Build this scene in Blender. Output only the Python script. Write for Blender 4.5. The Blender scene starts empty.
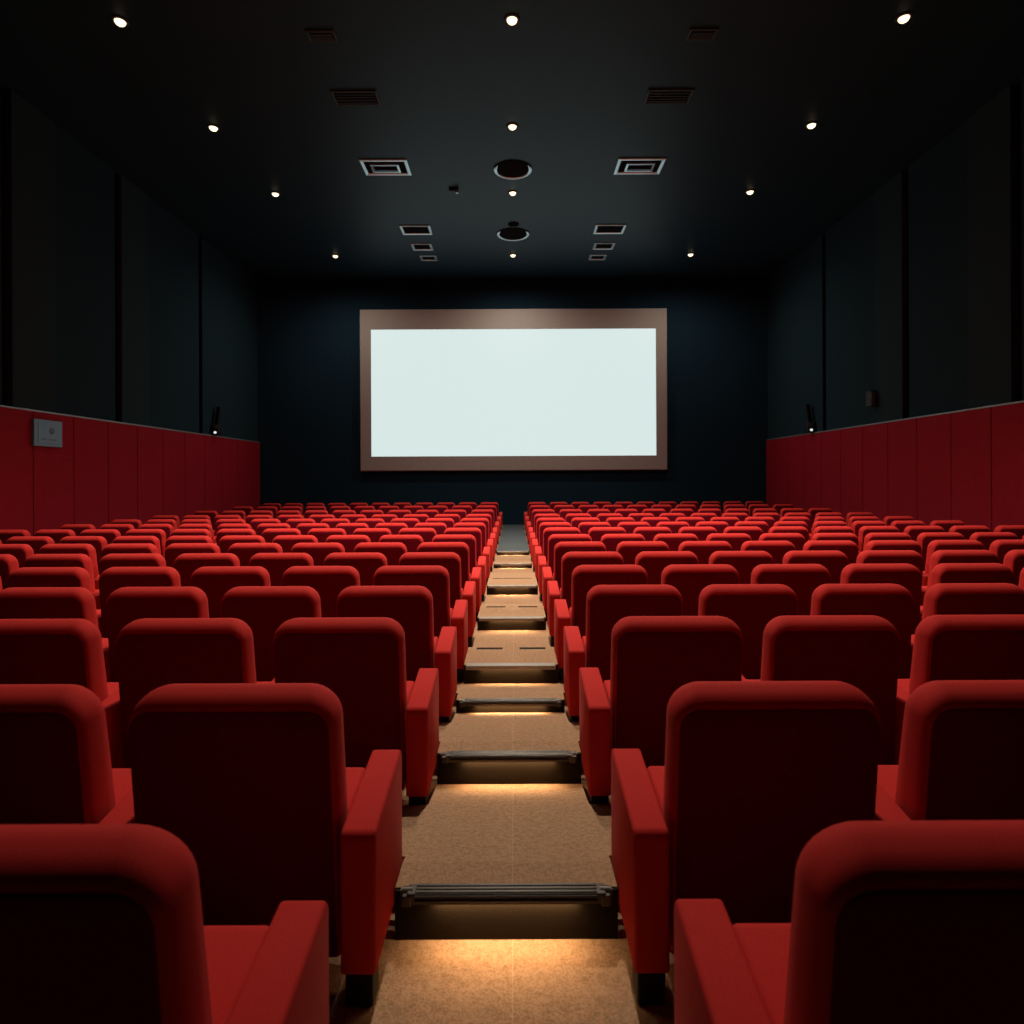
import bpy, bmesh, math, random
from mathutils import Vector, Matrix

random.seed(7)
P = 1.2                    # one row pitch in metres; layout below is measured in pitches
F = 625.0                  # focal length in pixels of the 1024 px frame
HY = 478.0                 # horizon row
H0 = 1.56                  # drop (in pitches) from eye level to z = 0
SC = bpy.context.scene
COL = SC.collection


def Z(h):                  # drop below the eye (pitches) -> world z (metres)
    return (H0 - h) * P


# ------------------------------------------------------------------ materials
def nodes(name):
    m = bpy.data.materials.new(name)
    m.use_nodes = True
    nt = m.node_tree
    return m, nt, nt.nodes['Principled BSDF']


def bump(nt, b, tex_out, strength, dist):
    bp = nt.nodes.new('ShaderNodeBump')
    bp.inputs['Strength'].default_value = strength
    bp.inputs['Distance'].default_value = dist
    nt.links.new(tex_out, bp.inputs['Height'])
    nt.links.new(bp.outputs['Normal'], b.inputs['Normal'])


def noise_mat(name, c1, c2, scale, rough, strength=0.0, dist=0.002, sheen=0.0, sheen_tint=(1, 1, 1), metal=0.0,
              spec=0.3, detail=4.0):
    m, nt, b = nodes(name)
    tc = nt.nodes.new('ShaderNodeTexCoord')
    n = nt.nodes.new('ShaderNodeTexNoise')
    n.inputs['Scale'].default_value = scale
    n.inputs['Detail'].default_value = detail
    nt.links.new(tc.outputs['Object'], n.inputs['Vector'])
    r = nt.nodes.new('ShaderNodeValToRGB')
    r.color_ramp.elements[0].position = 0.3
    r.color_ramp.elements[1].position = 0.7
    r.color_ramp.elements[0].color = (*c1, 1)
    r.color_ramp.elements[1].color = (*c2, 1)
    nt.links.new(n.outputs['Fac'], r.inputs['Fac'])
    nt.links.new(r.outputs['Color'], b.inputs['Base Color'])
    b.inputs['Roughness'].default_value = rough
    b.inputs['Metallic'].default_value = metal
    b.inputs['Specular IOR Level'].default_value = spec
    if sheen:
        b.inputs['Sheen Weight'].default_value = sheen
        b.inputs['Sheen Roughness'].default_value = 0.4
        b.inputs['Sheen Tint'].default_value = (*sheen_tint, 1)
    if strength:
        bump(nt, b, n.outputs['Fac'], strength, dist)
    return m


def emit_mat(name, col, s):
    m, nt, b = nodes(name)
    b.inputs['Base Color'].default_value = (0, 0, 0, 1)
    b.inputs['Emission Color'].default_value = (*col, 1)
    b.inputs['Emission Strength'].default_value = s
    return m


def carpet_mat(name, c1, c2):
    m, nt, b = nodes(name)
    tc = nt.nodes.new('ShaderNodeTexCoord')
    mp = nt.nodes.new('ShaderNodeMapping')
    mp.inputs['Rotation'].default_value = (0, 0, math.radians(38))
    nt.links.new(tc.outputs['Object'], mp.inputs['Vector'])
    v = nt.nodes.new('ShaderNodeTexVoronoi')
    v.inputs['Scale'].default_value = 110
    nt.links.new(mp.outputs['Vector'], v.inputs['Vector'])
    n = nt.nodes.new('ShaderNodeTexNoise')
    n.inputs['Scale'].default_value = 45
    n.inputs['Detail'].default_value = 6
    nt.links.new(tc.outputs['Object'], n.inputs['Vector'])
    mix = nt.nodes.new('ShaderNodeMath')
    mix.operation = 'MULTIPLY_ADD'
    mix.inputs[1].default_value = 0.55
    nt.links.new(v.outputs['Distance'], mix.inputs[0])
    nt.links.new(n.outputs['Fac'], mix.inputs[2])
    r = nt.nodes.new('ShaderNodeValToRGB')
    r.color_ramp.elements[0].position = 0.45
    r.color_ramp.elements[1].position = 0.95
    r.color_ramp.elements[0].color = (*c2, 1)
    r.color_ramp.elements[1].color = (*c1, 1)
    nt.links.new(mix.outputs[0], r.inputs['Fac'])
    # centre seam where two carpet widths meet
    sp = nt.nodes.new('ShaderNodeSeparateXYZ')
    nt.links.new(tc.outputs['Object'], sp.inputs[0])
    ab = nt.nodes.new('ShaderNodeMath'); ab.operation = 'ABSOLUTE'
    ad = nt.nodes.new('ShaderNodeMath'); ad.operation = 'ADD'; ad.inputs[1].default_value = -0.022
    nt.links.new(sp.outputs['X'], ad.inputs[0]); nt.links.new(ad.outputs[0], ab.inputs[0])
    lt = nt.nodes.new('ShaderNodeMath'); lt.operation = 'LESS_THAN'; lt.inputs[1].default_value = 0.0022
    nt.links.new(ab.outputs[0], lt.inputs[0])
    mc = nt.nodes.new('ShaderNodeMixRGB')
    mc.inputs['Color2'].default_value = (0.55, 0.42, 0.28, 1)
    ml = nt.nodes.new('ShaderNodeMath'); ml.operation = 'MULTIPLY'; ml.inputs[1].default_value = 0.28
    nt.links.new(lt.outputs[0], ml.inputs[0])
    nt.links.new(ml.outputs[0], mc.inputs['Fac'])
    nt.links.new(r.outputs['Color'], mc.inputs['Color1'])
    nt.links.new(mc.outputs['Color'], b.inputs['Base Color'])
    b.inputs['Roughness'].default_value = 0.95
    b.inputs['Specular IOR Level'].default_value = 0.1
    bump(nt, b, mix.outputs[0], 0.55, 0.004)
    return m


M = {
    'fabric': noise_mat('red_fabric', (0.52, 0.022, 0.022), (0.62, 0.034, 0.032), 260, 0.85, 0.12, 0.001, 0.03,
                        (1.0, 0.45, 0.4), spec=0.15),
    'back': noise_mat('maroon_back', (0.15, 0.003, 0.016), (0.18, 0.005, 0.020), 200, 0.9, 0.1, 0.001, spec=0.08),
    'foot': noise_mat('black_plastic', (0.008, 0.008, 0.009), (0.014, 0.014, 0.015), 60, 0.55, spec=0.2),
    'carpet': carpet_mat('tan_carpet', (0.39, 0.245, 0.155), (0.235, 0.14, 0.083)),
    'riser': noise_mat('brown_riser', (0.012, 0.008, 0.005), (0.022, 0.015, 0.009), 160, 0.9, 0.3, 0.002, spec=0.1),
    'landing': noise_mat('grey_landing', (0.055, 0.072, 0.082), (0.070, 0.088, 0.098), 30, 0.55, 0.05, 0.002, spec=0.3),
    'bronze': noise_mat('bronze_nosing', (0.040, 0.033, 0.029), (0.060, 0.050, 0.044), 90, 0.35, metal=0.3, spec=0.5),
    'alu': noise_mat('steel_nosing', (0.26, 0.235, 0.21), (0.33, 0.30, 0.275), 90, 0.4, metal=0.5, spec=0.5),
    'shade_strip': noise_mat('shade_strip_black', (0.010, 0.009, 0.008), (0.016, 0.014, 0.012), 50, 0.8, spec=0.1),
    'wainscot': noise_mat('red_wainscot', (0.27, 0.008, 0.022), (0.295, 0.010, 0.026), 8, 0.75, 0.02, 0.001, spec=0.08),
    'seam': noise_mat('red_seam', (0.05, 0.003, 0.004), (0.06, 0.004, 0.005), 8, 0.9, spec=0.05),
    'rail': noise_mat('grey_rail', (0.20, 0.21, 0.23), (0.24, 0.25, 0.27), 40, 0.4, metal=0.3),
    'wall': noise_mat('dark_wall', (0.013, 0.032, 0.046), (0.015, 0.037, 0.051), 14, 0.95, 0.1, 0.002, spec=0.05),
    'wallpanel': noise_mat('dark_acoustic', (0.019, 0.040, 0.051), (0.021, 0.045, 0.056), 30, 0.95, 0.2, 0.002, spec=0.05),
    'gap': noise_mat('black_gap', (0.006, 0.007, 0.008), (0.008, 0.009, 0.010), 20, 0.95, spec=0.02),
    'front': noise_mat('navy_front_wall', (0.010, 0.030, 0.055), (0.012, 0.035, 0.064), 16, 0.95, 0.1, 0.002, spec=0.05),
    'ceiling': noise_mat('dark_ceiling', (0.008, 0.022, 0.034), (0.010, 0.026, 0.040), 10, 0.5, 0.03, 0.002, spec=0.22),
    'mask': noise_mat('screen_mask', (0.38, 0.365, 0.375), (0.42, 0.40, 0.41), 25, 0.8, 0.05, 0.001, spec=0.2),
    'vent': noise_mat('vent_metal', (0.44, 0.56, 0.62), (0.50, 0.62, 0.68), 40, 0.32, metal=0.85, spec=0.5),
    'ventdark': noise_mat('vent_dark_metal', (0.012, 0.018, 0.022), (0.018, 0.025, 0.03), 40, 0.5, spec=0.3),
    'trim': noise_mat('lamp_trim', (0.02, 0.02, 0.02), (0.03, 0.03, 0.03), 40, 0.5, spec=0.2),
    'box': noise_mat('grey_box', (0.15, 0.30, 0.42), (0.17, 0.33, 0.46), 22, 0.5, metal=0.1, spec=0.4),
    'boxdark': noise_mat('grey_box_mark', (0.10, 0.15, 0.25), (0.12, 0.18, 0.28), 22, 0.6, spec=0.3),
    'black': noise_mat('black_metal', (0.006, 0.006, 0.008), (0.010, 0.010, 0.012), 60, 0.5, spec=0.25),
    'devgrey': noise_mat('dark_grey_metal', (0.09, 0.11, 0.13), (0.12, 0.14, 0.16), 60, 0.5, spec=0.3),
    'bulb': emit_mat('bulb_glow', (1.0, 0.76, 0.46), 2.4),
    'led': emit_mat('led_glow', (1.0, 0.66, 0.30), 1.5),
    'pilot': emit_mat('pilot_glow', (0.85, 0.93, 1.0), 0.8),
    'screen': emit_mat('screen_light', (0.735, 0.865, 0.845), 0.93),
}


M['ceiling'].node_tree.nodes['Principled BSDF'].inputs['Specular Tint'].default_value = (0.45, 0.74, 1.0, 1)


# ------------------------------------------------------------------ mesh helpers
def link(o):
    COL.objects.link(o)
    return o


def obj(name, bm, mat, parent=None, loc=(0, 0, 0), smooth=False, angle=35):
    bmesh.ops.recalc_face_normals(bm, faces=bm.faces)
    me = bpy.data.meshes.new(name)
    bm.to_mesh(me)
    bm.free()
    for m in (mat if isinstance(mat, (list, tuple)) else [mat]):
        me.materials.append(m)
    if smooth:
        for p in me.polygons:
            p.use_smooth = True
        try:
            me.set_sharp_from_angle(angle=math.radians(angle))
        except Exception:
            pass
    o = link(bpy.data.objects.new(name, me))
    o.location = loc
    if parent:
        o.parent = parent
    return o


def tag(o, label, cat, group=None, kind=None):
    o['label'] = label
    o['category'] = cat
    if group:
        o['group'] = group
    if kind:
        o['kind'] = kind
    return o


def thing(name, label, cat, loc, rz=0, group=None):
    o = link(bpy.data.objects.new(name, None))
    o.empty_display_size = 0.1
    o.location = loc
    o.rotation_euler = (0, 0, rz)
    return tag(o, label, cat, group)


def struct(o):
    o['kind'] = 'structure'
    return o


def box(bm, lo, hi, bevel=0.0, seg=2):
    r = bmesh.ops.create_cube(bm, size=1.0)
    vs = r['verts']
    for v in vs:
        v.co = Vector([lo[i] + (v.co[i] + 0.5) * (hi[i] - lo[i]) for i in range(3)])
    if bevel:
        es = list({e for v in vs for e in v.link_edges})
        bmesh.ops.bevel(bm, geom=es, offset=bevel, segments=seg, profile=0.5, affect='EDGES', clamp_overlap=True)
    return bm


def prism(bm, pts, x0, x1, bevel=0.0, seg=3):
    """polygon in the (y, z) plane pushed along x"""
    a = [bm.verts.new((x0, p[0], p[1])) for p in pts]
    b = [bm.verts.new((x1, p[0], p[1])) for p in pts]
    n = len(pts)
    fs = [bm.faces.new(a), bm.faces.new(b[::-1])]
    for i in range(n):
        fs.append(bm.faces.new((a[i], b[i], b[(i + 1) % n], a[(i + 1) % n])))
    if bevel:
        es = list({e for f in fs for e in f.edges})
        bmesh.ops.bevel(bm, geom=es, offset=bevel, segments=seg, profile=0.5, affect='EDGES', clamp_overlap=True)
    return bm


def lathe(bm, prof, n=32, cx=0, cy=0, close=False):
    """profile of (radius, z) turned about the vertical axis"""
    rings = []
    for r, z in prof:
        if r < 1e-6:
            rings.append([bm.verts.new((cx, cy, z))])
        else:
            rings.append([bm.verts.new((cx + r * math.cos(2 * math.pi * i / n), cy + r * math.sin(2 * math.pi * i / n), z))
                          for i in range(n)])
    for a, b in zip(rings, rings[1:]):
        for i in range(n):
            j = (i + 1) % n
            if len(a) == 1 and len(b) == 1:
                continue
            if len(a) == 1:
                bm.faces.new((a[0], b[i], b[j]))
            elif len(b) == 1:
                bm.faces.new((a[i], b[0], a[j]))
            else:
                bm.faces.new((a[i], b[i], b[j], a[j]))
    return bm


# ------------------------------------------------------------------ the layout
# rows: distance of the back's rear face, and drop from the eye to the top of the back (pitches)
ROW_D = [0.82, 1.60, 2.57, 3.50, 4.42, 5.40, 6.42, 7.60, 8.90, 10.3, 11.6, 12.9, 14.6, 16.6, 18.6]
ROW_H = [0.500, 0.550, 0.588, 0.613, 0.626, 0.646, 0.662, 0.690, 0.710, 0.735, 0.742, 0.742, 0.736, 0.727, 0.722]
SEAT_H = 0.815
D_BACK = 20.5              # the front wall with the screen
W_WALL = 8.3               # half width of the hall
H_CEIL = -6.53
CAM_X = 0.028 * P
D_REAR = -3.0              # a little behind the viewer

fl_pts = [(D_REAR, ROW_H[0] + SEAT_H - 0.004)]
for d, h in zip(ROW_D, ROW_H):
    fl_pts += [(d - 0.06, h + SEAT_H), (d + 0.47, h + SEAT_H)]
fl_pts.append((D_BACK + 0.1, ROW_H[-1] + SEAT_H))


def floor_h(d):
    for (a, ha), (b, hb) in zip(fl_pts, fl_pts[1:]):
        if a <= d <= b:
            return ha + (hb - ha) * (d - a) / (b - a)
    return fl_pts[-1][1]


# floor
bm = bmesh.new()
wall_out = W_WALL + 0.15
top = [(d * P, Z(h)) for d, h in fl_pts]
prism(bm, top + [(top[-1][0], Z(2.0)), (top[0][0], Z(2.0))], -wall_out * P, wall_out * P)
struct(obj('floor', bm, M['carpet']))

# ceiling
bm = bmesh.new()
box(bm, (-(W_WALL + 0.4) * P, D_REAR * P, Z(H_CEIL)), ((W_WALL + 0.4) * P, (D_BACK + 0.3) * P, Z(H_CEIL) + 0.2))
struct(obj('ceiling', bm, M['ceiling']))

# front wall behind the screen
bm = bmesh.new()
box(bm, (-(W_WALL + 0.4) * P, D_BACK * P, Z(2.0)), ((W_WALL + 0.4) * P, (D_BACK + 0.2) * P, Z(H_CEIL)))
struct(obj('wall_front', bm, M['front']))
# rear wall behind the viewer
bm = bmesh.new()
box(bm, (-(W_WALL + 0.4) * P, (D_REAR - 0.2) * P, Z(2.0)), ((W_WALL + 0.4) * P, D_REAR * P, Z(H_CEIL)))
struct(obj('wall_back', bm, M['wall']))

WAIN_H = -1.213            # top of the red wainscot relative to the eye
GROOVES = [6.9, 10.33, 13.25, 16.75]
for side, sname in ((-1, 'left'), (1, 'right')):
    s = side

    def sx(a, b):
        return (min(s * a, s * b) * P, max(s * a, s * b) * P)
    x0, x1 = sx(W_WALL + 0.16, W_WALL + 0.4)
    bm = bmesh.new()
    box(bm, (x0, D_REAR * P, Z(2.0)), (x1, D_BACK * P, Z(H_CEIL)))
    w = struct(obj('wall_' + sname, bm, M['gap']))
    # acoustic panels: a proud strip and a wide panel between dark gaps
    edges = [D_REAR] + GROOVES + [D_BACK]
    for g0, g1 in zip(edges, edges[1:]):
        a = g0 + 0.10
        b = g1 - 0.08 if g1 < D_BACK else g1
        strip = 1.0 if g0 > D_REAR and g0 < 16 else 0.0
        if strip:
            xx0, xx1 = sx(W_WALL + 0.035, W_WALL + 0.16)
            bm = bmesh.new()
            box(bm, (xx0, a * P, Z(WAIN_H)), (xx1, (a + strip) * P, Z(H_CEIL)), 0.008, 1)
            obj('pilaster', bm, M['wallpanel'], w)
        xx0, xx1 = sx(W_WALL + 0.06, W_WALL + 0.16)
        bm = bmesh.new()
        box(bm, (xx0, (a + strip) * P, Z(WAIN_H)), (xx1, b * P, Z(H_CEIL)), 0.008, 1)
        obj('acoustic_panel', bm, M['wall'], w)
    # wainscot boards with recessed seams, one board per pitch, and its rail
    bm = bmesh.new()
    xx0, xx1 = sx(W_WALL + 0.01, W_WALL + 0.16)
    box(bm, (xx0, D_REAR * P, Z(1.9)), (xx1, D_BACK * P, Z(WAIN_H) - 0.004))
    for f in bm.faces:
        f.material_index = 1
    k = D_REAR - 0.17
    bm2 = bmesh.new()
    while k < D_BACK:
        a, b = max(k + 0.008, D_REAR), min(k + 1.0 - 0.008, D_BACK)
        yy0, yy1 = sx(W_WALL, W_WALL + 0.02)
        box(bm2, (yy0, a * P, Z(1.9)), (yy1, b * P, Z(WAIN_H) - 0.002), 0.006, 1)
        k += 1.0
    tmp = bpy.data.meshes.new('tmp'); bm2.to_mesh(tmp); bm2.free()
    n0 = len(bm.faces)
    bm.from_mesh(tmp); bpy.data.meshes.remove(tmp)
    bm.faces.ensure_lookup_table()
    for f in bm.faces[n0:]:
        f.material_index = 0
    obj('wainscot', bm, [M['wainscot'], M['seam']], w)
    bm = bmesh.new()
    xx0, xx1 = sx(W_WALL - 0.012, W_WALL + 0.16)
    box(bm, (xx0, D_REAR * P, Z(WAIN_H) - 0.03), (xx1, D_BACK * P, Z(WAIN_H) + 0.012), 0.008, 2)
    obj('cap_rail', bm, M['rail'], w)

# ------------------------------------------------------------------ the screen
D_SC = D_BACK - 0.12


def scr(x, y, d):          # photo pixel on a plane at distance d
    return ((x - 513) * d / F * P + CAM_X, Z((y - HY) * d / F))


sc_root = thing('cinema_screen', 'large glowing blank white cinema screen in a brownish frame on the dark front wall', 'screen',
                ((0.0 + CAM_X), D_SC * P, scr(513, 390, D_SC)[1]))
L, T = scr(359.5, 309, D_SC); R, B = scr(666.5, 470.5, D_SC)
l, t = scr(370.5, 329, D_SC); r, b = scr(655.5, 456, D_SC)
ox, oz = sc_root.location.x, sc_root.location.z
bm = bmesh.new()
outer = [(L, B), (R, B), (R, T), (L, T)]
inner = [(l, b), (r, b), (r, t), (l, t)]
yo, yi, yb = -0.02, 0.0, 0.12
vo = [bm.verts.new((x - ox, yo + 0.02, z - oz)) for x, z in outer]
vo2 = [bm.verts.new((x - ox + (0.03 if x < ox else -0.03), yo, z - oz + (0.03 if z < oz else -0.03))) for x, z in outer]
vi = [bm.verts.new((x - ox, yo + 0.01, z - oz)) for x, z in inner]
vj = [bm.verts.new((x - ox, yi + 0.03, z - oz)) for x, z in inner]
vb = [bm.verts.new((x - ox, yb, z - oz)) for x, z in outer]
for i in range(4):
    j = (i + 1) % 4
    bm.faces.new((vo[i], vo[j], vo2[j], vo2[i]))
    bm.faces.new((vo2[i], vo2[j], vi[j], vi[i]))
    bm.faces.new((vi[i], vi[j], vj[j], vj[i]))
    bm.faces.new((vo[i], vo[j], vb[j], vb[i]))
bm.faces.new(vb)
obj('frame', bm, M['mask'], sc_root)
bm = bmesh.new()
box(bm, (l - ox, 0.015, b - oz), (r - ox, 0.028, t - oz))
obj('projection_surface', bm, M['screen'], sc_root)

# ------------------------------------------------------------------ cinema seats
HWB = 0.27                 # half width of a backrest


def outline(hw, z0, z1, rad, n=8):
    pts = [(-hw, z0), (hw, z0)]
    for k in range(n + 1):
        a = k / n * math.pi / 2
        pts.append((hw - rad + rad * math.cos(a), z1 - rad + rad * math.sin(a)))
    for k in range(n + 1):
        a = math.pi / 2 + k / n * math.pi / 2
        pts.append((-hw + rad + rad * math.cos(a), z1 - rad + rad * math.sin(a)))
    # side points so the shear is smooth
    return pts


def rear_y(z):
    return 0.055 * (SEAT_H - z) / 0.5


def front_y(z):
    return 0.108 + 0.075 * max(0.0, (SEAT_H - z)) / 0.45


ZB = 0.08


def back_loops():
    lp = []
    # (blend 0 rear..1 front, extra y, side inset, top drop, radius)
    for tt, ey, si, td, rad in ((0.0, 0.0, 0.012, 0.048, 0.055), (0.0, 0.004, 0.008, 0.037, 0.060), (0.0, 0.016, 0.004, 0.022, 0.066),
                                (0.0, 0.034, 0.0015, 0.010, 0.074), (0.0, 0.055, 0.0005, 0.003, 0.080), (0.62, 0.0, 0.0, 0.0, 0.085),
                                (0.86, 0.0, 0.002, 0.003, 0.084),
                                (0.95, 0.0, 0.008, 0.010, 0.080), (1.0, -0.002, 0.022, 0.025, 0.07), (1.0, 0.006, 0.06, 0.07, 0.05)):
        o = outline(HWB - si, ZB, SEAT_H - td, rad)
        lp.append([(x, (1 - tt) * rear_y(z) + tt * front_y(z) + ey, z) for x, z in o])
    return lp


def backrest_bm():
    bm = bmesh.new()
    loops = [[bm.verts.new(Vector(p) * P) for p in L_] for L_ in back_loops()]
    n = len(loops[0])
    for a, b in zip(loops, loops[1:]):
        for i in range(n):
            j = (i + 1) % n
            bm.faces.new((a[i], a[j], b[j], b[i]))
    bm.faces.new(loops[0][::-1])
    bm.faces.new(loops[-1])
    return bm


def back_panel_bm():
    bm = bmesh.new()
    fr = []
    for e, y in ((0.012, 0.004), (0.0125, -0.003), (0.017, -0.005)):
        o = outline(HWB - e, ZB + 0.002, SEAT_H - 0.048 - (e - 0.012), 0.055 - (e - 0.012))
        fr.append([bm.verts.new(Vector((x, rear_y(z) + y, z)) * P) for x, z in o])
    n = len(fr[0])
    for a, b in zip(fr, fr[1:]):
        for i in range(n):
            j = (i + 1) % n
            bm.faces.new((a[i], a[j], b[j], b[i]))
    bm.faces.new(fr[0]); bm.faces.new(fr[-1])
    return bm


def arm_bm(x):
    bm = bmesh.new()
    w = 0.046
    pts = [(0.0, 0.090), (0.39, 0.105), (0.39, 0.49), (0.375, 0.512), (0.012, 0.457), (0.0, 0.440)]
    prism(bm, [(y * P, z * P) for y, z in pts], (x - w) * P, (x + w) * P, 0.010 * P, 3)
    return bm


def foot_bm(x):
    bm = bmesh.new()
    box(bm, ((x - 0.036) * P, 0.012 * P, 0.0), ((x + 0.036) * P, 0.085 * P, 0.10 * P), 0.006, 2)
    return bm


def cushion_bm():
    bm = bmesh.new()
    pts = [(0.14, 0.27), (0.41, 0.30), (0.425, 0.33), (0.425, 0.425), (0.40, 0.445), (0.16, 0.405)]
    prism(bm, [(y * P, z * P) for y, z in pts], -0.262 * P, 0.262 * P, 0.016 * P, 3)
    return bm


def pedestal_bm():
    bm = bmesh.new()
    box(bm, (-0.16 * P, 0.13 * P, 0.0), (0.16 * P, 0.30 * P, 0.275 * P), 0.01, 1)
    return bm


ARM_X = 0.3325


def make_seat(side, outer):
    """side -1: a seat left of the aisle, its own arm towards the aisle"""
    t = thing('cinema_chair', '', 'seat', (0, 0, 0), 0, 'red cinema seats facing the screen')
    obj('backrest', backrest_bm(), M['fabric'], t, smooth=True, angle=60)
    bp = obj('back_panel', back_panel_bm(), M['back'], t, smooth=True, angle=40)
    bp['label'] = 'dark maroon rear of the backrest'
    obj('cushion', cushion_bm(), M['fabric'], t, smooth=True, angle=50)
    obj('pedestal', pedestal_bm(), M['foot'], t)
    for ax in ([-side * ARM_X] + ([side * ARM_X] if outer else [])):
        obj('armrest', arm_bm(ax), M['fabric'], t, smooth=True, angle=50)
        f = obj('foot', foot_bm(ax), M['foot'], t)
        f['label'] = 'black foot under the armrest'
    return t


def copy_tree(o, parent=None):
    c = o.copy()
    COL.objects.link(c)
    if parent:
        c.parent = parent
    for ch in list(o.children):
        copy_tree(ch, c)
    return c


ORD = ['first', 'second', 'third', 'fourth', 'fifth', 'sixth', 'seventh', 'eighth', 'ninth', 'tenth', 'eleventh', 'twelfth',
       'thirteenth', 'fourteenth', 'fifteenth']
NCOL = 11


def in_view(side, c, d, h, margin):
    xc = side * (0.71 + 0.65 * c)
    lim = 512 + margin
    for dx in (-0.36, 0.36):
        for dd in (0.05, 0.40):
            u = (xc + dx - CAM_X / P) * F / (d + dd)
            v = HY + (h + 0.0) * F / (d + dd)
            if -lim - 1 < u < lim and v < 1024 + 60:
                return True
    return False


for side in (-1, 1):
    protos = {}
    for ri, (d, h) in enumerate(zip(ROW_D, ROW_H)):
        for c in range(NCOL):
            if ri == 0 and c > 0:
                continue
            if not in_view(side, c, d, h, 25):
                continue
            outer = c == NCOL - 1
            if outer not in protos:
                s_ = protos[outer] = make_seat(side, outer)
            else:
                s_ = copy_tree(protos[outer])
            s_.location = (side * (0.71 + 0.65 * c) * P, d * P, Z(h + SEAT_H))
            sn = 'left' if side < 0 else 'right'
            which = 'aisle' if c == 0 else ORD[c]
            if ri == len(ROW_D) - 1:
                row = 'row closest to the screen'
            elif ri == 0:
                row = 'row closest to the viewer'
            else:
                row = ORD[ri] + ' row from the viewer'
            s_['label'] = f'red padded cinema seat, {which} seat {sn} of the steps, {row}'

# ------------------------------------------------------------------ aisle steps
STEPS = [  # riser bottom y, riser top y, far edge y (None: slopes down to the next riser)
    (937, 887, None), (783, 752.5, None), (712, 699.5, None), (683, 664.5, 647), (630, 617.5, 606), (594.5, 585.5, 578),
    (568, 563.5, 561), (555, 551.3, None)]


def solve_d(y):
    lo, hi = 0.5, 20.0
    for _ in range(60):
        m = (lo + hi) / 2
        if floor_h(m) * F / m > y - HY:
            lo = m
        else:
            hi = m
    return (lo + hi) / 2


step_d = [solve_d(a) for a, _, _ in STEPS]
SW = 0.330


def ribbed_nosing(y, z, hw):
    bm = bmesh.new()
    box(bm, (-hw, y - 0.030, z - 0.024), (hw, y + 0.028, z + 0.004), 0.004, 2)
    box(bm, (-hw, y - 0.030, z - 0.034), (hw, y - 0.024, z - 0.020))
    for q in range(3):
        yy = y - 0.026 + q * 0.018
        box(bm, (-hw + 0.03, yy, z + 0.002), (hw - 0.03, yy + 0.013, z + 0.008), 0.004, 2)
    for q in range(2):
        zz = z - 0.024 + q * 0.014
        box(bm, (-hw + 0.03, y - 0.037, zz), (hw - 0.03, y - 0.028, zz + 0.009), 0.003, 1)
    return bm


def end_cap(x, y, z):
    bm = bmesh.new()
    bmesh.ops.create_cone(bm, cap_ends=True, segments=20, radius1=0.022, radius2=0.022, depth=0.05,
                          matrix=Matrix.Translation((x, y, z)) @ Matrix.Rotation(math.pi / 2, 4, 'Y'))
    bmesh.ops.bevel(bm, geom=[e for e in bm.edges if len(e.link_faces) == 2 and any(len(f.verts) > 4 for f in e.link_faces)],
                    offset=0.006, segments=2, affect='EDGES')
    box(bm, (x - 0.018, y - 0.034, z - 0.03), (x + 0.018, y + 0.04, z + 0.01), 0.006, 2)
    return bm


def area_light(name, loc, rot, sx_, sy_, power, col, parent=None, spread=180):
    ld = bpy.data.lights.new(name, 'AREA')
    ld.shape = 'RECTANGLE'
    ld.size, ld.size_y = sx_, sy_
    ld.energy = power
    ld.color = col
    ld.spread = math.radians(spread)
    o = link(bpy.data.objects.new(name, ld))
    o.location = loc
    o.rotation_euler = rot
    if parent:
        o.parent = parent
    return o


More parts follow.
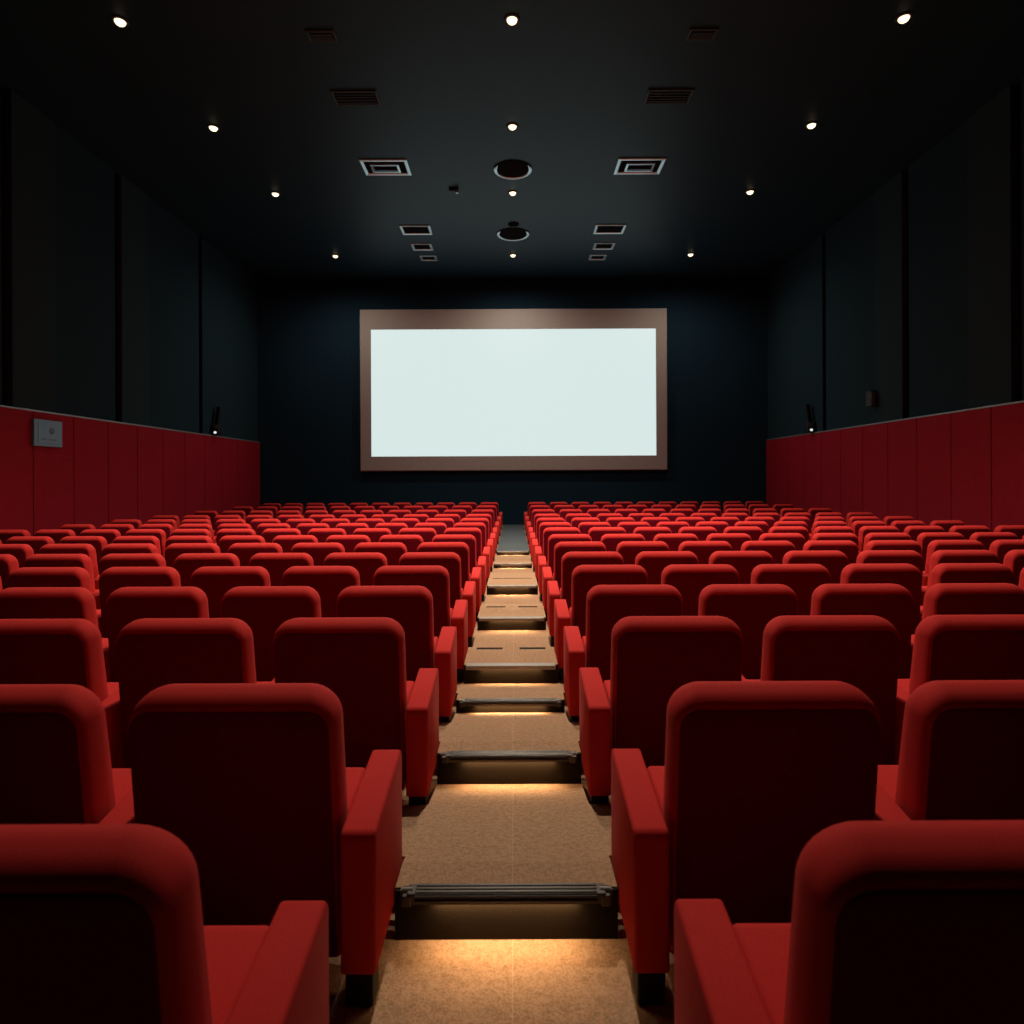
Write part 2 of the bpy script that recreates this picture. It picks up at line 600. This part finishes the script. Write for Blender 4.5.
STEP_W = 2.1
for i, ((yb_, yt_, ye_), d) in enumerate(zip(STEPS, step_d)):
    ht = (yt_ - HY) * d / F
    hb = floor_h(d)
    rise = (hb - ht) * P
    z0 = Z(hb)
    desc = 'at the foot of the bright landing' if i == len(STEPS) - 1 else ORD[i] + ' going up from the viewer'
    root = thing('aisle_step', 'carpeted aisle step with dark riser and warm light, ' + desc, 'step',
                 (0, d * P, z0), 0, 'lit steps along the centre aisle')
    last = i == len(STEPS) - 1
    # carpeted body, in local metres
    if last:
        far = D_BACK - 0.02
        prof = [(far, floor_h(far) - 0.012)]
    elif ye_:
        far = ht * F / (ye_ - HY)
        prof = [(far, ht)]
    else:
        far = step_d[i + 1] - 0.035
        prof = [(d + 0.12, ht), (far, floor_h(far) - 0.006)]
    bot = [q for q in fl_pts if d < q[0] < far]
    chain = [(d, hb), (d, ht)] + prof + [(far, floor_h(far))] + bot[::-1]
    pts = [((q[0] - d) * P, Z(q[1]) - z0) for q in chain]
    bm = bmesh.new()
    prism(bm, pts, -SW * P, SW * P)
    if i < 3:              # wider between two rows of seats
        wa, wb = ROW_D[i + 1] + 0.43, min(ROW_D[i + 2] - 0.005, far)
        hh = lambda q: ht + (prof[1][1] - ht) * max(0.0, (q - d - 0.12)) / (far - d - 0.12)
        for sgn in (-1, 1):
            prism(bm, [((wa - d) * P, Z(floor_h(wa)) - z0), ((wa - d) * P, Z(hh(wa)) - z0), ((wb - d) * P, Z(hh(wb)) - z0),
                       ((wb - d) * P, Z(floor_h(wb)) - z0)], min(sgn * SW, sgn * 0.43) * P, max(sgn * SW, sgn * 0.43) * P)
    tr = obj('landing_tread' if last else 'tread', bm, M['landing'] if last else M['carpet'], root)
    bm = bmesh.new()
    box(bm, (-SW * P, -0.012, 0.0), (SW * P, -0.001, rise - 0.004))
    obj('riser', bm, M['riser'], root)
    if i < 3:
        hw = 0.292 * P
        nz = obj('nosing', ribbed_nosing(-0.012, rise, hw), M['bronze'], root)
        nz['label'] = 'ribbed dark bronze edge strip'
        for sgn in (-1, 1):
            obj('end_cap', end_cap(sgn * hw, -0.012, rise - 0.012), M['bronze'], nz)
    else:
        bm = bmesh.new()
        box(bm, (-SW * P + 0.02, -0.050, rise - 0.012), (SW * P - 0.02, 0.035, rise + 0.004), 0.003, 1)
        box(bm, (-SW * P + 0.02, -0.050, rise - 0.030), (SW * P - 0.02, -0.046, rise - 0.008))
        nz = obj('nosing', bm, M['alu'], root)
    # dark strips painted as the shadow at the far edge
    if i in (3, 4):
        yf = (far - d) * P
        for sgn in (-1, 1):
            bm = bmesh.new()
            box(bm, (min(sgn * 0.065, sgn * 0.265) * P, yf - 0.075, rise - 0.004), (max(sgn * 0.065, sgn * 0.265) * P, yf - 0.02, rise + 0.002))
            obj('shade_strip', bm, M['shade_strip'], root)
    elif i == 5:
        yf = (far - d) * P
        bm = bmesh.new()
        box(bm, (-0.27 * P, yf - 0.055, rise - 0.004), (0.27 * P, yf - 0.01, rise + 0.002))
        obj('shade_strip', bm, M['shade_strip'], root)
    # the light strip tucked under the nosing
    zl = rise - (0.025 if i < 3 else 0.013)
    bm = bmesh.new()
    box(bm, (-0.24 * P, -0.034, zl - 0.005), (0.24 * P, -0.016, zl))
    obj('light_strip', bm, M['led'], root)
    a = area_light('step_light', (0, -0.025, zl - 0.007), (math.radians(-20), 0, 0), 0.42 * P, 0.014, STEP_W,
                   (1.0, 0.64, 0.32), root, 155)

# ------------------------------------------------------------------ ceiling fittings
ZC = Z(H_CEIL)


def spot(name, loc, power, col, parent=None, angle=104, blend=1.0, rad=0.09):
    ld = bpy.data.lights.new(name, 'SPOT')
    ld.energy = power
    ld.color = col
    ld.spot_size = math.radians(angle)
    ld.spot_blend = blend
    ld.shadow_soft_size = rad
    o = link(bpy.data.objects.new(name, ld))
    o.location = loc
    if parent:
        o.parent = parent
    return o


LAMP_ROWS = [(5.9, 5.58, 'hanging above the viewer, out of sight'), (8.9, 5.58, 'first row up from the viewer'), (11.6, 5.55, 'second row from the viewer'),
             (14.3, 5.43, 'third row from the viewer'), (18.3, 5.2, 'row closest to the screen')]
LAMP_POWER = [2050, 2400, 1100, 1000, 520]
WARM = (1.0, 0.82, 0.62)


def make_lamp():
    t = thing('downlight', '', 'ceiling light', (0, 0, 0), 0, 'warm downlights in the dark ceiling')
    bm = bmesh.new()
    lathe(bm, [(0.09, 0.0), (0.135, 0.0), (0.140, -0.008), (0.128, -0.020), (0.10, -0.020), (0.09, -0.012), (0.09, 0.0)], 32)
    obj('trim_ring', bm, M['trim'], t, smooth=True)
    bm = bmesh.new()
    lathe(bm, [(0.089, -0.006), (0.087, -0.020), (0.075, -0.045), (0.055, -0.062), (0.03, -0.072), (0.0, -0.076)], 32)
    obj('bulb', bm, M['bulb'], t, smooth=True, angle=80)
    return t


lamp0 = None
for (d, xo, rowtxt), pw in zip(LAMP_ROWS, LAMP_POWER):
    for sgn, stxt in ((-1, 'left'), (0, 'middle'), (1, 'right')):
        if d < 8 and sgn != 0:
            continue
        lp = lamp0 = make_lamp() if lamp0 is None else copy_tree(lamp0)
        x = (sgn * xo) * P + CAM_X
        lp.location = (x, d * P, ZC)
        lp['label'] = f'small warm round downlight, {stxt} ceiling line, {rowtxt}'
        li = spot('lamp_light', (x, d * P, ZC - 0.16), pw * (1.0 if sgn == 0 else (0.72 if d < 12 else 0.55)), WARM,
                  angle=176 if d > 18 else (({8.9: 122, 14.3: 128}.get(d, 104)) if sgn == 0 else 88))
        li.rotation_euler = (0, math.radians(14 * sgn) if d < 18 else 0, 0)
        lamp0 = lp

# vents -------------------------------------------------------------------
VENTS = [  # distance, |x|, width, length, bright frame
    (9.2, 2.80, 0.42, 0.24, False), (10.7, 2.68, 0.78, 0.40, False), (13.1, 2.66, 0.98, 0.66, True),
    (16.4, 2.54, 0.80, 0.60, True), (17.6, 2.56, 0.58, 0.50, True), (18.5, 2.50, 0.50, 0.42, True)]


def vent(d, x, w, ln, bright, label):
    t = thing('ceiling_vent', label, 'vent', (x, d * P, ZC), 0, 'square vents in the dark ceiling')
    hw, hl = w * P / 2, ln * P / 2
    fw = (0.08 if bright else 0.05) * P
    fh = 0.034
    bm = bmesh.new()
    # frame with a sloping inner lip, built as four mitred bars
    o4 = [(-hw, -hl), (hw, -hl), (hw, hl), (-hw, hl)]
    def ring(ins, z):
        return [bm.verts.new((px - math.copysign(ins, px), py - math.copysign(ins, py), z)) for px, py in o4]
    rs = [ring(0, 0.0), ring(0.0, -fh * 0.7), ring(0.02, -fh), ring(fw * 0.75, -fh * 0.85), ring(fw, -0.004), ]
    for a, b_ in zip(rs, rs[1:]):
        for k in range(4):
            j = (k + 1) % 4
            bm.faces.new((a[k], a[j], b_[j], b_[k]))
    obj('frame', bm, M['vent'] if bright else M['ventdark'], t)
    bm = bmesh.new()
    box(bm, (-hw + fw * 0.7, -hl + fw * 0.7, -0.012), (hw - fw * 0.7, hl - fw * 0.7, -0.002))
    obj('duct', bm, M['gap'], t)
    if ln > 0.6:       # the inner square cone
        bm = bmesh.new()
        w2, l2 = hw * 0.60, hl * 0.50
        o4 = [(-w2, -l2), (w2, -l2), (w2, l2), (-w2, l2)]
        rs = [ring(0, -0.012), ring(0.0, -0.05), ring(0.05, -0.055), ring(0.06, -0.012)]
        for a, b_ in zip(rs, rs[1:]):
            for k in range(4):
                j = (k + 1) % 4
                bm.faces.new((a[k], a[j], b_[j], b_[k]))
        obj('diffuser', bm, M['vent'] if bright else M['ventdark'], t)
    elif not bright:
        bm = bmesh.new()
        nb = 4
        for q in range(nb):
            yy = -hl + fw + (q + 0.5) * (2 * hl - 2 * fw) / nb
            box(bm, (-hw + fw, yy - 0.012, -0.04), (hw - fw, yy + 0.012, -0.012))
        obj('louvre', bm, M['ventdark'], t)
    return t


VTXT = ['tiny dark vent', 'dark louvred vent', 'large pale-framed square vent', 'pale-framed vent', 'small pale-framed vent', 'smallest pale vent']
VPOS = ['furthest from screen', 'second from viewer', 'third from viewer', 'fourth from viewer', 'second from screen', 'closest to screen']
for sgn, st in ((-1, 'left'), (1, 'right')):
    for (d, x, w, ln, br), vt, vp in zip(VENTS, VTXT, VPOS):
        vent(d, sgn * x * P + CAM_X, w, ln, br, f'{vt} in the ceiling, {st} of the middle lamps, {vp}')


def ring_fixture(d, w, label):
    t = thing('ceiling_speaker', label, 'ceiling fixture', (CAM_X + 0.005, d * P, ZC), 0, 'round fittings along the middle ceiling line')
    R_ = w * P / 2
    # only the bright far arc of the pale rim; shaded near arc left out
    bm = bmesh.new()
    n, m_ = 44, 8
    a0, a1 = math.radians(-32), math.radians(212)
    prev = None
    for k in range(n + 1):
        a = a0 + (a1 - a0) * k / n
        e = min(1.0, min(k, n - k) / 5 + 0.25)
        w_ = 0.042 * e
        ringv = []
        for q in range(m_):
            b_ = 2 * math.pi * q / m_
            rr = R_ - 0.055 + w_ * math.cos(b_)
            ringv.append(bm.verts.new((rr * math.cos(a), rr * math.sin(a), -0.035 + 0.016 * e * math.sin(b_))))
        if prev:
            for q in range(m_):
                bm.faces.new((prev[q], prev[(q + 1) % m_], ringv[(q + 1) % m_], ringv[q]))
        else:
            bm.faces.new(ringv)
        prev = ringv
    bm.faces.new(prev)
    obj('trim_ring', bm, M['vent'], t, smooth=True, angle=80)
    bm = bmesh.new()
    lathe(bm, [(R_ - 0.05, 0.0), (R_ - 0.05, -0.02), (R_ - 0.12, -0.03), (0.0, -0.035)], 40)
    obj('grille', bm, M['gap'], t, smooth=True)


ring_fixture(13.2, 0.83, 'dark round ceiling speaker with lit arc of rim, between the second and third middle lamps')
ring_fixture(16.7, 0.89, 'dark round ceiling speaker with lit arc of rim, just before the lamp by the screen')

# small sensor left of the first ring
d = 625 * 6.53 / (478 - 188)
t = thing('ceiling_sensor', 'tiny dark ceiling sensor with a pale tip, left of the nearer round speaker', 'sensor',
          ((455 - 513) * d / F * P + CAM_X, d * P, ZC))
bm = bmesh.new()
box(bm, (-0.16, -0.05, -0.05), (0.10, 0.05, 0.0), 0.01, 2)
obj('bracket', bm, M['gap'], t)
bm = bmesh.new()
lathe(bm, [(0.05, -0.04), (0.05, -0.09), (0.035, -0.13), (0.0, -0.14)], 20, 0.06, 0.0)
obj('lens', bm, M['vent'], t, smooth=True)
d = 625 * 6.53 / (478 - 224)
t = thing('ceiling_mount', 'tiny dark plate on the ceiling just before the farther round speaker', 'ceiling mount', (CAM_X + 0.02, d * P, ZC))
bm = bmesh.new()
lathe(bm, [(0.17, 0.0), (0.17, -0.02), (0.13, -0.04), (0.0, -0.045)], 28)
obj('plate', bm, M['gap'], t, smooth=True)
bm = bmesh.new()
lathe(bm, [(0.04, -0.04), (0.04, -0.09), (0.0, -0.10)], 16)
obj('plug', bm, M['ventdark'], t, smooth=True)

# ------------------------------------------------------------------ things on the side walls
XW = W_WALL * P


def wall_y(px):            # photo column on the side wall plane -> distance along the hall (metres)
    return W_WALL * F / abs(px - 513) * P


# grey box on the red wainscot
y0_, y1_ = wall_y(31.5), wall_y(60)
dm = (y0_ + y1_) / 2 / P
zt, zb = Z((416.5 - HY) * 10.8 / F), Z((444.0 - HY) * 10.9 / F)
zm = (zt + zb) / 2
t = thing('wall_box', 'flat grey metal control box fixed to the red wainscot', 'box', (-XW, (y0_ + y1_) / 2, zm))
hy, hz = (y1_ - y0_) / 2, (zt - zb) / 2
bm = bmesh.new()
box(bm, (0.0, -hy, -hz), (0.07, hy, hz), 0.012, 2)
obj('case', bm, M['box'], t)
bm = bmesh.new()
box(bm, (0.066, -hy * 0.74, -hz * 0.78), (0.076, hy * 0.82, hz * 0.82), 0.004, 1)
obj('cover', bm, M['box'], t)
bm = bmesh.new()
for a, b_ in ((-0.50, -0.22), (0.0, 0.18), (0.3, 0.5)):
    box(bm, (0.074, a * hy, -hz * 0.52), (0.080, b_ * hy, -hz * 0.42))
obj('button_row', bm, M['boxdark'], t)
bm = bmesh.new()
r_ = bmesh.ops.create_cone(bm, cap_ends=True, segments=24, radius1=0.075, radius2=0.07, depth=0.008,
                           matrix=Matrix.Translation((0.079, 0.22 * hy, hz * 0.2)) @ Matrix.Rotation(math.pi / 2, 4, 'Y'))
obj('dial', bm, M['boxdark'], t)


def wall_device(side, px, label):
    d_ = W_WALL * F / abs(px - 513)
    zt_, zb_ = Z((405 - HY) * d_ / F), Z((434 - HY) * d_ / F)
    t = thing('wall_spotlight', label, 'wall lamp', (side * XW * 1.0, d_ * P, zb_), 0, 'slim black spotlights on the side walls')
    h = zt_ - zb_
    s = -side                                   # direction into the room
    bm = bmesh.new()                            # leaning slim arm
    for k in range(2):
        pass
    lean = 0.16 * s
    prof = [(0.0, 0.30 * h), (0.0, h)]
    vs = []
    for z_, off in ((0.30 * h, 0.10), (h, 0.10)):
        lx = 0.0 if z_ < 0.5 * h else -lean * 0.0
        vs.append([bm.verts.new((s * (0.02 + dx), dy + (0.18 if z_ > 0.5 * h else 0.0), z_)) for dx, dy in ((0, -0.07), (0.12, -0.07), (0.12, 0.07), (0, 0.07))])
    for k in range(4):
        j = (k + 1) % 4
        bm.faces.new((vs[0][k], vs[0][j], vs[1][j], vs[1][k]))
    bm.faces.new(vs[0]); bm.faces.new(vs[1])
    bmesh.ops.bevel(bm, geom=list(bm.edges), offset=0.012, segments=2, affect='EDGES')
    obj('arm', bm, M['black'], t)
    bm = bmesh.new()
    x0_, x1_ = sorted((s * -0.06, s * 0.20))
    box(bm, (x0_, -0.13, 0.0), (x1_, 0.13, 0.36 * h), 0.03, 3)
    obj('lamp_head', bm, M['black'], t, smooth=True)
    bm = bmesh.new()
    x0_, x1_ = sorted((s * 0.02, s * 0.16))
    box(bm, (x0_, -0.15, 0.22 * h), (x1_, -0.12, 0.34 * h), 0.008, 1)
    obj('bracket', bm, M['devgrey'], t)
    bm = bmesh.new()
    bmesh.ops.create_uvsphere(bm, u_segments=16, v_segments=10, radius=0.055,
                              matrix=Matrix.Translation((s * 0.09, -0.125, 0.085)) @ Matrix.Diagonal((1, 0.5, 0.8, 1)))
    obj('pilot_light', bm, M['pilot'], t, smooth=True, angle=80)
    return t


wall_device(-1, 214.5, 'slim black spotlight with a tiny white light above the left red wainscot')
wall_device(1, 812.5, 'slim black spotlight with a tiny white light above the right red wainscot')

# small box on the right dark wall
d_ = W_WALL * F / (874 - 513)
zt, zb = Z((392.5 - HY) * d_ / F), Z((408 - HY) * d_ / F)
t = thing('wall_speaker', 'small dark box speaker on the upper right wall beyond the pilaster', 'speaker', (XW + 0.06 * P, d_ * P, (zt + zb) / 2))
h = (zt - zb) / 2
bm = bmesh.new()
box(bm, (-0.20, -0.10, -h), (0.0, 0.16, h), 0.015, 2)
obj('cabinet', bm, M['black'], t)
bm = bmesh.new()
box(bm, (-0.19, -0.115, -h * 0.9), (-0.08, -0.09, h * 0.75), 0.006, 1)
obj('grille', bm, M['devgrey'], t)

# ------------------------------------------------------------------ world, camera, view
w = bpy.data.worlds.new('world')
SC.world = w
w.use_nodes = True
w.node_tree.nodes['Background'].inputs['Color'].default_value = (0.0, 0.0, 0.0, 1)

cd = bpy.data.cameras.new('camera')
cd.sensor_width = 36.0
cd.lens = F / 1024 * 36.0
cd.shift_y = -(512 - HY) / 1024
cd.shift_x = -2.0 / 1024
cd.clip_start = 0.05
cd.dof.use_dof = True
cd.dof.focus_distance = 7.0
cd.dof.aperture_fstop = 4.0
cam = link(bpy.data.objects.new('camera', cd))
cam.location = (CAM_X, 0, Z(0))
cam.rotation_euler = (math.radians(90), math.radians(0.25), 0)
SC.camera = cam

vs_ = SC.view_settings
SC.display_settings.display_device = 'sRGB'
vs_.view_transform = 'Standard'
vs_.look = 'None'
vs_.exposure = 0.0
vs_.gamma = 1.0
vs_.use_curve_mapping = False
SC.cycles.use_denoising = True
SC.cycles.max_bounces = 6
SC.cycles.sample_clamp_indirect = 3.0
